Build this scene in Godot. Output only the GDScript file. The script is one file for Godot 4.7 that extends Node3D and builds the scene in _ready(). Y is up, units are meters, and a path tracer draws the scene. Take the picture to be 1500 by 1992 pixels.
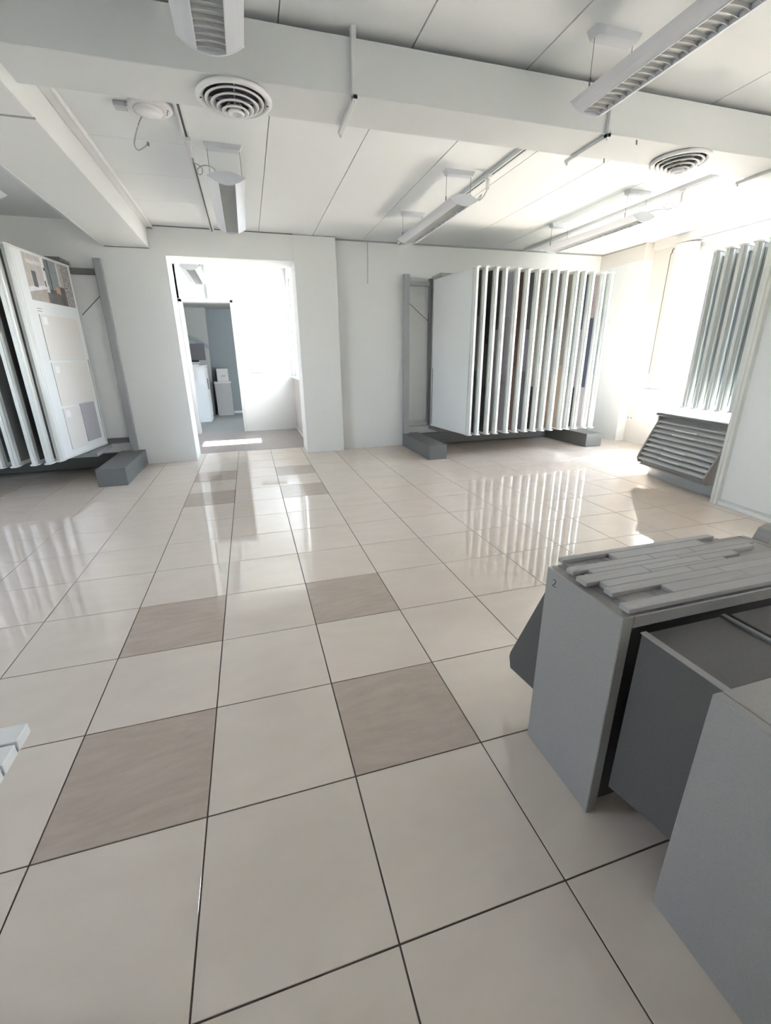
extends Node3D

# ---------------------------------------------------------------- helpers
var M := {}
var used := {}

func tri(st: SurfaceTool, a: Vector3, b: Vector3, c: Vector3, outw: Vector3) -> void:
	if (b - a).cross(c - a).dot(outw) > 0.0:
		st.add_vertex(a); st.add_vertex(c); st.add_vertex(b)
	else:
		st.add_vertex(a); st.add_vertex(b); st.add_vertex(c)

func quad(st: SurfaceTool, a: Vector3, b: Vector3, c: Vector3, d: Vector3, outw: Vector3) -> void:
	tri(st, a, b, c, outw)
	tri(st, a, c, d, outw)

func mb(smooth := false) -> SurfaceTool:
	var st := SurfaceTool.new()
	st.begin(Mesh.PRIMITIVE_TRIANGLES)
	st.set_smooth_group(0 if smooth else -1)
	return st

func bx(st: SurfaceTool, lo: Vector3, hi: Vector3) -> SurfaceTool:
	for a in 3:
		var b := (a + 1) % 3
		var d := (a + 2) % 3
		for s in 2:
			var v := []
			for k in [[0, 0], [1, 0], [1, 1], [0, 1]]:
				var p := Vector3.ZERO
				p[a] = hi[a] if s else lo[a]
				p[b] = hi[b] if k[0] else lo[b]
				p[d] = hi[d] if k[1] else lo[d]
				v.append(p)
			var o := Vector3.ZERO
			o[a] = 1.0 if s else -1.0
			quad(st, v[0], v[1], v[2], v[3], o)
	return st

func fv(ctr: Vector3, h: Vector3, c: float, a: int, s: float, sb: float, sd: float) -> Vector3:
	var p := Vector3.ZERO
	var b := (a + 1) % 3
	var d := (a + 2) % 3
	p[a] = s * h[a]
	p[b] = sb * (h[b] - c)
	p[d] = sd * (h[d] - c)
	return ctr + p

# box with chamfered edges
func cbx(st: SurfaceTool, lo: Vector3, hi: Vector3, c0 := 0.004) -> SurfaceTool:
	var ctr := (lo + hi) * 0.5
	var h := (hi - lo) * 0.5
	var c := minf(c0, minf(h.x, minf(h.y, h.z)) * 0.6)
	for a in 3:
		var b := (a + 1) % 3
		for s in [-1.0, 1.0]:
			var o := Vector3.ZERO
			o[a] = s
			quad(st, fv(ctr, h, c, a, s, -1, -1), fv(ctr, h, c, a, s, 1, -1), fv(ctr, h, c, a, s, 1, 1), fv(ctr, h, c, a, s, -1, 1), o)
			for t in [-1.0, 1.0]:
				var e := o
				e[b] = t
				quad(st, fv(ctr, h, c, a, s, t, -1), fv(ctr, h, c, a, s, t, 1), fv(ctr, h, c, b, t, 1, s), fv(ctr, h, c, b, t, -1, s), e)
	for sx in [-1.0, 1.0]:
		for sy in [-1.0, 1.0]:
			for sz in [-1.0, 1.0]:
				tri(st, fv(ctr, h, c, 0, sx, sy, sz), fv(ctr, h, c, 1, sy, sz, sx), fv(ctr, h, c, 2, sz, sx, sy), Vector3(sx, sy, sz))
	return st

# polygon in the plane across `axis`, drawn out from a to b. For axis 0 points are (z, y); axis 1 (x, z); axis 2 (x, y)
func pp(axis: int, p: Vector2, t: float) -> Vector3:
	if axis == 0:
		return Vector3(t, p.y, p.x)
	if axis == 1:
		return Vector3(p.x, t, p.y)
	return Vector3(p.x, p.y, t)

func prism(st: SurfaceTool, pts: Array, axis: int, a: float, b: float) -> SurfaceTool:
	var poly := PackedVector2Array(pts)
	var idx := Geometry2D.triangulate_polygon(poly)
	var o := Vector3.ZERO
	o[axis] = 1.0
	for k in range(0, idx.size(), 3):
		tri(st, pp(axis, poly[idx[k]], b), pp(axis, poly[idx[k + 1]], b), pp(axis, poly[idx[k + 2]], b), o * signf(b - a))
		tri(st, pp(axis, poly[idx[k]], a), pp(axis, poly[idx[k + 1]], a), pp(axis, poly[idx[k + 2]], a), -o * signf(b - a))
	var area := 0.0
	for k in poly.size():
		area += poly[k].cross(poly[(k + 1) % poly.size()])
	for k in poly.size():
		var p := poly[k]
		var q := poly[(k + 1) % poly.size()]
		var n2 := Vector2(q.y - p.y, p.x - q.x) * signf(area)
		quad(st, pp(axis, p, a), pp(axis, q, a), pp(axis, q, b), pp(axis, p, b), pp(axis, n2, 0.0))
	return st

func tube(st: SurfaceTool, path: Array, r: float, n := 8) -> SurfaceTool:
	var rings := []
	for k in path.size():
		var d: Vector3 = (path[mini(k + 1, path.size() - 1)] - path[maxi(k - 1, 0)]).normalized()
		var up := Vector3.UP if absf(d.y) < 0.9 else Vector3.RIGHT
		var x := d.cross(up).normalized()
		var y := x.cross(d).normalized()
		var ring := []
		for j in n:
			var t := TAU * j / n
			ring.append(path[k] + (x * cos(t) + y * sin(t)) * r)
		rings.append(ring)
	for k in path.size() - 1:
		for j in n:
			var a: Vector3 = rings[k][j]
			var b: Vector3 = rings[k][(j + 1) % n]
			var c: Vector3 = rings[k + 1][(j + 1) % n]
			var d2: Vector3 = rings[k + 1][j]
			quad(st, a, b, c, d2, (a + b) * 0.5 - path[k])
	for e in [0, path.size() - 1]:
		var dd: Vector3 = path[e] - path[1 if e == 0 else e - 1]
		for j in n:
			tri(st, path[e], rings[e][j], rings[e][(j + 1) % n], dd)
	return st

func spline(pts: Array, sub := 6) -> Array:
	var out := []
	for k in pts.size() - 1:
		var p0: Vector3 = pts[maxi(k - 1, 0)]
		var p3: Vector3 = pts[mini(k + 2, pts.size() - 1)]
		for j in sub:
			out.append((pts[k] as Vector3).cubic_interpolate(pts[k + 1], p0, p3, float(j) / sub))
	out.append(pts[-1])
	return out

# profile of (radius, y) turned about the vertical through ctr; closed loop when given so
func lathe(st: SurfaceTool, prof: Array, ctr: Vector3, n := 40, closed := true) -> SurfaceTool:
	var m := prof.size()
	var area := 0.0
	for k in m:
		area += (prof[k] as Vector2).cross(prof[(k + 1) % m])
	for k in (m if closed else m - 1):
		var p: Vector2 = prof[k]
		var q: Vector2 = prof[(k + 1) % m]
		var nn := Vector2(q.y - p.y, p.x - q.x) * signf(area)
		for j in n:
			var t0 := TAU * j / n
			var t1 := TAU * (j + 1) / n
			var e0 := Vector3(cos(t0), 0, sin(t0))
			var e1 := Vector3(cos(t1), 0, sin(t1))
			var em := (e0 + e1).normalized()
			var o := em * nn.x + Vector3.UP * nn.y
			var a := ctr + e0 * p.x + Vector3.UP * p.y
			var b := ctr + e1 * p.x + Vector3.UP * p.y
			var c := ctr + e1 * q.x + Vector3.UP * q.y
			var d := ctr + e0 * q.x + Vector3.UP * q.y
			if p.x > 1e-5:
				tri(st, a, b, c, o)
			if q.x > 1e-5:
				tri(st, a, c, d, o)
	return st

func numbered(n: String) -> String:
	used[n] = used.get(n, 0) + 1
	return n if used[n] == 1 else "%s_%03d" % [n, used[n] - 1]

func done(st: SurfaceTool, m: Material) -> ArrayMesh:
	st.generate_normals()
	var me := st.commit()
	me.surface_set_material(0, m)
	return me

func inst(called: String, me: Mesh, parent: Node3D) -> MeshInstance3D:
	var o := MeshInstance3D.new()
	o.name = called
	o.mesh = me
	o.cast_shadow = GeometryInstance3D.SHADOW_CASTING_SETTING_ON
	parent.add_child(o, true)
	return o

# a part drawn in world coordinates under a top-level thing
func part(t: Node3D, called: String, st: SurfaceTool, m: Material) -> MeshInstance3D:
	var o := inst(called, done(st, m), t)
	o.transform = t.transform.affine_inverse()
	return o

# a part drawn in its parent's own coordinates
func own(t: Node3D, called: String, st: SurfaceTool, m: Material) -> MeshInstance3D:
	return inst(called, done(st, m), t)

func thing(called: String, label: String, category: String, at := Vector3.ZERO, turn := 0.0, group := "", kind := "") -> Node3D:
	var o := Node3D.new()
	o.name = numbered(called)
	add_child(o)
	o.position = at
	o.rotation.y = turn
	o.set_meta("label", label)
	if category:
		o.set_meta("category", category)
	if group:
		o.set_meta("group", group)
	if kind:
		o.set_meta("kind", kind)
	return o

func single(called: String, st: SurfaceTool, m: Material, label: String, category: String, group := "", kind := "") -> MeshInstance3D:
	var o := inst(numbered(called), done(st, m), self)
	o.set_meta("label", label)
	if category:
		o.set_meta("category", category)
	if group:
		o.set_meta("group", group)
	if kind:
		o.set_meta("kind", kind)
	return o

func V(x: float, y: float, z: float) -> Vector3:
	return Vector3(x, y, z)

# ---------------------------------------------------------------- materials
func lin(r: float, g: float, b: float) -> Color:
	return Color(r, g, b).linear_to_srgb()

func mat(c: Color, rough := 0.6, metal := 0.0, spec := 0.5) -> StandardMaterial3D:
	var m := StandardMaterial3D.new()
	m.albedo_color = c
	m.roughness = rough
	m.metallic = metal
	m.metallic_specular = spec
	return m

func noise_img(sd: int, w: int, h: int, fx: float, fy: float, oct: int, lo: Color, hi: Color, gain := 0.5) -> ImageTexture:
	var n := FastNoiseLite.new()
	n.seed = sd
	n.noise_type = FastNoiseLite.TYPE_SIMPLEX_SMOOTH
	n.frequency = 1.0
	n.fractal_octaves = oct
	n.fractal_gain = gain
	var im := Image.create(w, h, true, Image.FORMAT_RGB8)
	for y in h:
		for x in w:
			# torus mapping: the picture repeats without a seam
			var a := TAU * x / w
			var b := TAU * y / h
			var v := n.get_noise_3d(cos(a) * fx + 7.0, sin(a) * fx + cos(b) * fy, sin(b) * fy) * 0.5 + 0.5
			im.set_pixel(x, y, lo.lerp(hi, clampf((v - 0.5) * 1.6 + 0.5, 0.0, 1.0)))
	im.generate_mipmaps()
	return ImageTexture.create_from_image(im)

func triplanar(m: StandardMaterial3D, scale: Vector3, offset := Vector3.ZERO) -> StandardMaterial3D:
	m.uv1_triplanar = true
	m.uv1_world_triplanar = true
	m.uv1_scale = scale
	m.uv1_offset = offset
	return m

func make_materials() -> void:
	M.wall = mat(lin(0.79, 0.81, 0.80), 0.75)
	M.wall_warm = mat(lin(0.74, 0.71, 0.66), 0.75)
	M.ceiling = mat(lin(0.81, 0.84, 0.84), 0.8)
	M.duct = mat(lin(0.70, 0.725, 0.72), 0.5)
	M.white = mat(lin(0.78, 0.79, 0.79), 0.4)
	M.white_gloss = mat(lin(0.80, 0.81, 0.81), 0.2)
	M.lamp = mat(lin(0.66, 0.69, 0.73), 0.3)
	M.louvre = mat(lin(0.52, 0.54, 0.53), 0.45, 0.1)
	M.dark = mat(lin(0.03, 0.03, 0.033), 0.6)
	M.seam = mat(lin(0.42, 0.42, 0.41), 0.8)
	M.slot = mat(lin(0.06, 0.062, 0.065), 0.5)
	M.alu = mat(lin(0.60, 0.63, 0.61), 0.42, 0.15)
	M.steel = mat(lin(0.14, 0.148, 0.148), 0.45, 0.1)
	M.steel_pale = mat(lin(0.35, 0.37, 0.375), 0.45, 0.1)
	M.drawer = mat(lin(0.47, 0.49, 0.485), 0.5)
	M.cap = mat(lin(0.70, 0.71, 0.67), 0.45)
	M.board = mat(lin(0.76, 0.79, 0.79), 0.5)
	M.wire = mat(lin(0.20, 0.20, 0.21), 0.4, 0.6)
	M.cord = mat(lin(0.45, 0.46, 0.46), 0.5)
	M.pvc = mat(lin(0.70, 0.71, 0.70), 0.35)
	M.grout = mat(lin(0.085, 0.07, 0.058), 0.9)
	var g := mat(Color(1, 1, 1, 0.06), 0.02)
	g.transparency = BaseMaterial3D.TRANSPARENCY_ALPHA
	M.glass = g
	# polished porcelain tiles, pale cream with faint clouds
	M.tiles = []
	for k in 3:
		var t := noise_img(11 + k, 256, 256, 0.9, 1.9, 4, lin(0.64, 0.557, 0.472), lin(0.68, 0.597, 0.512))
		var m := mat(Color.WHITE, 0.03, 0.0, 0.8)
		m.albedo_texture = t
		M.tiles.append(triplanar(m, V(0.45, 0.45, 0.45), V(0.31 * k, 0.0, 0.17 * k)))
	# darker greige inlay tiles with streaks along x
	M.dark_tiles = []
	for k in 3:
		var t := noise_img(41 + k, 512, 512, 0.7, 2.6, 6, lin(0.42, 0.348, 0.288), lin(0.50, 0.42, 0.352), 0.7)
		var m := mat(Color.WHITE, 0.10, 0.0, 0.5)
		m.albedo_texture = t
		M.dark_tiles.append(triplanar(m, V(0.9, 0.9, 0.9), V(0.37 * k, 0.0, 0.23 * k)))
	var gm := mat(Color.WHITE, 0.55)
	gm.albedo_texture = noise_img(71, 256, 256, 9.0, 9.0, 3, lin(0.262, 0.252, 0.236), lin(0.295, 0.284, 0.268))
	M.grey = triplanar(gm, V(2.0, 2.0, 2.0))
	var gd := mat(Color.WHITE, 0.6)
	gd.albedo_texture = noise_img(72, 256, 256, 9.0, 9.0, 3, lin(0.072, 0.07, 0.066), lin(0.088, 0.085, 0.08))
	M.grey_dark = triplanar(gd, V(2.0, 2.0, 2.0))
	M.planks = []
	for k in 3:
		var pm := mat(Color.WHITE, 0.55)
		var f: float = [0.96, 1.0, 1.04][k]
		pm.albedo_texture = noise_img(81 + k, 256, 256, 0.8, 8.0, 4, lin(0.31 * f, 0.302 * f, 0.288 * f), lin(0.35 * f, 0.341 * f, 0.325 * f))
		M.planks.append(triplanar(pm, V(1.5, 1.5, 1.5), V(0.3 * k, 0.2 * k, 0.0)))
	var vf := mat(Color.WHITE, 0.35)
	vf.albedo_texture = noise_img(91, 256, 256, 2.0, 5.0, 5, lin(0.25, 0.22, 0.205), lin(0.34, 0.305, 0.285))
	M.lobby_floor = triplanar(vf, V(0.8, 0.8, 0.8))
	var ms := mat(Color.WHITE, 0.9)
	ms.albedo_texture = noise_img(95, 256, 256, 14.0, 14.0, 4, lin(0.34, 0.31, 0.30), lin(0.75, 0.72, 0.70), 0.7)
	M.mottled = triplanar(ms, V(1.2, 1.2, 1.2))
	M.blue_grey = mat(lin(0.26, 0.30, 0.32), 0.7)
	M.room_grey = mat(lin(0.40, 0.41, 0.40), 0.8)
	M.screen = mat(lin(0.13, 0.125, 0.14), 0.3)
	M.carton = mat(lin(0.42, 0.42, 0.42), 0.7)
	M.carton_white = mat(lin(0.62, 0.62, 0.62), 0.6)
	var bl := mat(lin(0.85, 0.85, 0.83), 0.8)
	bl.backlight = lin(0.7, 0.7, 0.68)
	M.blind = bl
	M.sample_cream = mat(lin(0.72, 0.70, 0.67), 0.35)
	var sg := mat(Color.WHITE, 0.5)
	sg.albedo_texture = noise_img(97, 128, 128, 8.0, 20.0, 3, lin(0.34, 0.34, 0.37), lin(0.46, 0.46, 0.49))
	M.sample_grey = triplanar(sg, V(2.0, 2.0, 2.0))
	M.paper = mat(lin(0.82, 0.83, 0.86), 0.7)

# ---------------------------------------------------------------- scene
func _ready() -> void:
	# camera (an ultra-wide phone lens held upright, tilted down and a little to the right)
	var cam := Camera3D.new()
	cam.name = "camera"
	cam.fov = 98.903
	cam.near = 0.05
	cam.far = 400.0
	cam.transform = Transform3D(Basis(V(0.9580363, -0.01154625, 0.28641425), V(0.10551586, 0.94323519, -0.31491869), V(-0.26651987, 0.33192478, 0.90487187)), V(0.3396, 1.70076, 1.38711))
	add_child(cam)
	cam.current = true
	# sky, sun, exposure
	var sky_mat := ProceduralSkyMaterial.new()
	sky_mat.sky_top_color = Color(0.70, 0.79, 0.92)
	sky_mat.sky_horizon_color = Color(0.95, 0.965, 0.97)
	sky_mat.ground_bottom_color = Color(0.62, 0.60, 0.56)
	sky_mat.ground_horizon_color = Color(0.80, 0.80, 0.78)
	sky_mat.sun_angle_max = 4.0
	sky_mat.energy_multiplier = 1.0
	var sky := Sky.new()
	sky.sky_material = sky_mat
	var env := Environment.new()
	env.background_mode = Environment.BG_SKY
	env.sky = sky
	env.background_energy_multiplier = 7.0
	env.tonemap_mode = Environment.TONE_MAPPER_LINEAR
	env.tonemap_exposure = 4.95
	env.sdfgi_enabled = true
	env.ssao_enabled = true
	env.ssil_enabled = true
	var we := WorldEnvironment.new()
	we.name = "world_environment"
	we.environment = env
	add_child(we)
	var sun := DirectionalLight3D.new()
	sun.name = "sun"
	sun.light_color = Color(1.0, 0.985, 0.965)
	sun.light_energy = 14.0
	sun.light_angular_distance = 0.6
	sun.shadow_enabled = true
	sun.sky_mode = DirectionalLight3D.SKY_MODE_LIGHT_ONLY
	add_child(sun)
	sun.look_at_from_position(Vector3.ZERO, V(-0.68, -1.0, 0.06), Vector3.UP)

	make_materials()
	build_shell(cam)
	build_lobby()
	build_ceiling_things()
	build_racks()
	build_window_side()
	build_front_stands()

# ---------------------------------------------------------------- room
func build_shell(cam: Camera3D) -> void:
	# floor: slab, tiles in view one by one, the rest joined
	var fl := thing("floor", "polished pale cream tile floor with a few darker tiles", "", V(0, -0.2, 0), 0.0, "", "structure")
	part(fl, "grout_bed", bx(mb(), V(-5.6, -0.2, -7.62), V(8.1, -0.004, 2.8)), M.grout)
	var darks := [[-1, 0], [1, 0], [-1, 2], [1, 2], [-1, 7], [1, 7], [-1, 9], [1, 9]]
	var rest := mb()
	var inv := cam.transform.affine_inverse()
	var ty := tan(deg_to_rad(98.903 * 0.5))
	var tx := ty * 1500.0 / 1992.0
	var meshes := {}
	var rng := RandomNumberGenerator.new()
	rng.seed = 5
	for r in range(-5, 13):
		for c in range(-10, 14):
			var x0: float = maxf(c * 0.6 + 0.003, -5.5)
			var x1: float = minf(c * 0.6 + 0.597, 8.0)
			var z1: float = minf(-r * 0.6 - 0.003, 2.7)
			var z0: float = maxf(-r * 0.6 - 0.597, -7.618)
			if x1 - x0 < 0.02 or z1 - z0 < 0.02:
				continue
			if r == 12 and (c < -2 or c > 2):
				continue
			var vis := false
			for a in 5:
				for b in 5:
					var p := inv * V(lerpf(x0, x1, a / 4.0), 0.0, lerpf(z0, z1, b / 4.0))
					if p.z < -0.05 and absf(p.x / -p.z) < tx * 1.02 and absf(p.y / -p.z) < ty * 1.02:
						vis = true
			if c >= 9 and r <= 3:
				vis = false
			var dark: bool = [c, r] in darks
			if not vis:
				bx(rest, V(x0, -0.012, z0), V(x1, 0.0, z1))
				continue
			var k := rng.randi() % 3
			var size := V(x1 - x0, 0.0, z1 - z0)
			var key := "%d%s%.3f%.3f" % [k, dark, size.x, size.z]
			if not meshes.has(key):
				meshes[key] = done(cbx(mb(), V(-size.x / 2, -0.012, -size.z / 2), V(size.x / 2, 0.0, size.z / 2), 0.0012), (M.dark_tiles if dark else M.tiles)[k])
			var o := inst("tile", meshes[key], fl)
			o.position = V((x0 + x1) / 2, 0.2, (z0 + z1) / 2)
	var ro := part(fl, "hidden_tiles", rest, M.tiles[0])
	ro.set_meta("kind", "stuff")

	# ceiling: slab and long panels with open joints
	var ce := thing("ceiling", "white ceiling of long panels with thin dark joints", "", V(0, 3.64, 0), 0.0, "", "structure")
	part(ce, "slab", bx(mb(), V(-5.6, 3.655, -7.62), V(8.1, 3.95, 2.8)), M.seam)
	var xs := []
	for k in range(-1, 9):
		xs.append(-0.135 + 0.8727 * k)
	for k in xs.size():
		var xa: float = maxf(xs[k], -0.93)
		var xb: float = minf(xs[k] + 0.8727, 8.05)
		if k < 2:
			xa = [-0.93, 0.03][k]
			xb = [0.03, xs[2]][k]
		var cuts := [2.75, -2.28, -7.3]
		if k == 0:
			cuts = [2.75, 0.4, -2.28, -4.05, -4.91, -5.82, -7.3]
		for j in cuts.size() - 1:
			part(ce, "panel", cbx(mb(), V(xa + 0.004, 3.64, cuts[j + 1] + 0.002), V(xb - 0.004, 3.66, cuts[j] - 0.002), 0.002), M.ceiling)
	part(ce, "panel", bx(mb(), V(-5.5, 3.645, -7.3), V(-1.5, 3.66, 2.7)), M.ceiling)

	# back wall
	var wb := thing("wall_back", "white rear wall left of the open doorway", "", V(-3, 0, -7.3), 0.0, "", "structure")
	part(wb, "wall_panel", bx(mb(), V(-5.6, 0, -7.6), V(-0.70, 3.66, -7.0)), M.wall)
	part(wb, "lintel", bx(mb(), V(-0.70, 3.24, -7.6), V(1.27, 3.66, -7.0)), M.wall)
	var pil := single("pillar", cbx(mb(), V(1.27, 0, -7.62), V(1.985, 3.63, -7.0), 0.004), M.wall, "white square pillar right of the open doorway", "", "", "structure")
	pil.name = "wall_pillar"
	single("wall_back_right", bx(mb(), V(1.985, 0, -7.6), V(8.1, 3.66, -7.15)), M.wall, "white rear wall behind the right display rack", "", "", "structure")
	single("trim_1", cbx(mb(), V(1.985, 3.618, -7.15), V(7.57, 3.64, -7.125), 0.003), M.steel_pale, "thin grey rail along the top of the rear wall", "", "", "structure")
	single("trim_2", cbx(mb(), V(-0.92, 3.628, -7.0), V(1.27, 3.64, -6.992), 0.001), M.steel, "thin dark shadow gap trim above the doorway", "", "", "structure")
	single("trim_3", cbx(mb(), V(-1.53, 3.322, -7.0), V(-0.92, 3.329, -6.99), 0.001), M.steel, "thin dark joint where the left beam meets the rear wall", "", "", "structure")
	# left beam
	var be := thing("ceiling_beam", "deep white ceiling beam running along the left side", "", V(-1.2, 3.33, -2.2), 0.0, "", "structure")
	part(be, "beam", cbx(mb(), V(-1.53, 3.33, -7.0), V(-0.92, 3.66, 2.7), 0.004), M.wall)
	part(be, "beam_joint", cbx(mb(), V(-1.535, 3.3245, -3.02), V(-0.915, 3.3345, -3.0), 0.002), M.steel_pale)
	part(be, "edge_rail", cbx(mb(), V(-1.555, 3.325, -7.0), V(-1.53, 3.36, 2.7), 0.004), M.white)
	# right side: recess panel, wall with a window opening
	single("wall_recess", bx(mb(), V(7.575, 0, -7.15), V(7.80, 3.36, -6.04)), M.wall, "pale wall panel in the far right corner", "", "", "structure")
	single("wall_recess_top", bx(mb(), V(7.56, 3.36, -7.15), V(7.80, 3.655, -6.04)), M.wall_warm, "warm white band above the far right corner panel", "", "", "structure")
	single("trim_4", bx(mb(), V(7.552, 3.615, -7.15), V(7.56, 3.622, -6.04)), M.steel, "thin dark line near the ceiling in the far right corner", "", "", "structure")
	var wr := thing("wall_right", "white window wall on the right side", "", V(7.93, 0, -2), 0.0, "", "structure")
	part(wr, "wall_panel", bx(mb(), V(7.78, 0, -7.6), V(8.08, 3.66, -5.28)), M.wall_warm)
	part(wr, "wall_panel", bx(mb(), V(7.78, 0, -5.28), V(8.08, 1.09, 1.9)), M.wall)
	part(wr, "wall_panel", bx(mb(), V(7.78, 3.47, -5.28), V(8.08, 3.66, 1.9)), M.wall)
	part(wr, "wall_panel", bx(mb(), V(7.78, 1.09, -2.3), V(8.08, 3.47, 0.6)), M.wall)
	part(wr, "wall_panel", bx(mb(), V(7.78, 0, 1.9), V(8.08, 3.66, 2.8)), M.wall)
	single("trim_5", cbx(mb(), V(7.66, 3.50, -5.95), V(7.78, 3.64, -1.0), 0.004), M.wall_warm, "white box trim along the ceiling above the window", "", "", "structure")
	single("trim_6", cbx(mb(), V(7.655, 3.486, -5.2), V(7.69, 3.50, -1.0), 0.002), M.steel_pale, "grey curtain rail under the box trim above the window", "", "", "structure")
	window(1, -5.28, -2.3, "white framed window beside the grey hanging rack")
	window(2, 0.6, 1.9, "white framed window behind the white partition")
	# sides out of view close the room
	var wl := thing("wall_left", "white side wall with windows far to the left", "", V(-5.6, 0, -2.4), 0.0, "", "structure")
	part(wl, "wall_panel", bx(mb(), V(-5.80, 0, -7.6), V(-5.5, 3.66, -2.9)), M.wall)
	part(wl, "wall_panel", bx(mb(), V(-5.80, 0, -2.9), V(-5.5, 1.09, -0.9)), M.wall)
	part(wl, "wall_panel", bx(mb(), V(-5.80, 3.47, -2.9), V(-5.5, 3.66, -0.9)), M.wall)
	part(wl, "wall_panel", bx(mb(), V(-5.80, 0, -0.9), V(-5.5, 3.66, 2.8)), M.wall)
	window(4, -2.9, -0.9, "white framed window in the left wall out of view", -1.0)
	single("wall_front", bx(mb(), V(-5.75, 0, 2.7), V(8.1, 3.66, 2.95)), M.wall, "white wall behind the viewer", "", "", "structure")
	# sockets, cable on the back wall
	var so := thing("wall_socket", "small white twin socket low on the far right wall", "socket", V(7.56, 0.44, -5.98))
	part(so, "plate", cbx(mb(), V(7.766, 0.44, -6.03), V(7.779, 0.52, -5.87), 0.003), M.white)
	for z in [-5.99, -5.91]:
		part(so, "outlet", tube(mb(true), [V(7.7655, 0.48, z), V(7.768, 0.48, z)], 0.022, 16), M.cord)
	var ca := single("wall_cable", tube(mb(true), spline([V(2.585, 3.62, -7.142), V(2.58, 3.3, -7.142), V(2.57, 2.97, -7.142)]), 0.006), M.cord, "short cable hanging down the rear wall beside the pillar", "cable")
	ca.position = Vector3.ZERO

func window(n: int, z0: float, z1: float, label: String, side := 1.0) -> void:
	var w := thing("window_%d" % n, label, "", V(side * 7.9 + (2.28 if side < 0.0 else 0.0), 1.09, (z0 + z1) / 2), 0.0, "", "structure")
	var fr := mb()
	# the left wall's window is the right one's mirror image
	var ox := 0.0 if side > 0.0 else 2.28
	var xa := 7.84 if side > 0.0 else -7.92 + ox
	var xb := 7.92 if side > 0.0 else -7.84 + ox
	var xg := 7.872 if side > 0.0 else -7.880 + ox
	var xs := 7.72 if side > 0.0 else -7.845 + ox
	bx(fr, V(xa, 1.09, z0), V(xb, 1.15, z1))
	bx(fr, V(xa, 3.40, z0), V(xb, 3.47, z1))
	bx(fr, V(xa, 1.15, z0), V(xb, 3.40, z0 + 0.06))
	bx(fr, V(xa, 1.15, z1 - 0.06), V(xb, 3.40, z1))
	part(w, "frame", fr, M.pvc)
	var count := 2
	var span := (z1 - z0 - 0.12) / count
	for k in count:
		var a := z0 + 0.06 + span * k + 0.003
		var b := a + span - 0.006
		var s := mb()
		bx(s, V(xa - 0.015, 1.155, a), V(xb - 0.01, 1.225, b))
		bx(s, V(xa - 0.015, 3.27, a), V(xb - 0.01, 3.395, b))
		bx(s, V(xa - 0.015, 1.225, a), V(xb - 0.01, 3.27, a + 0.075))
		bx(s, V(xa - 0.015, 1.225, b - 0.075), V(xb - 0.01, 3.27, b))
		var sash := part(w, "sash", s, M.pvc)
		own(sash, "pane", bx(mb(), V(xg, 1.225, a + 0.075), V(xg + 0.008, 3.27, b - 0.075)), M.glass)
	part(w, "sill", cbx(mb(), V(xs, 1.06, z0 - 0.02), V(xs + 0.125, 1.092, z1 + 0.02), 0.004), M.pvc)

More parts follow.
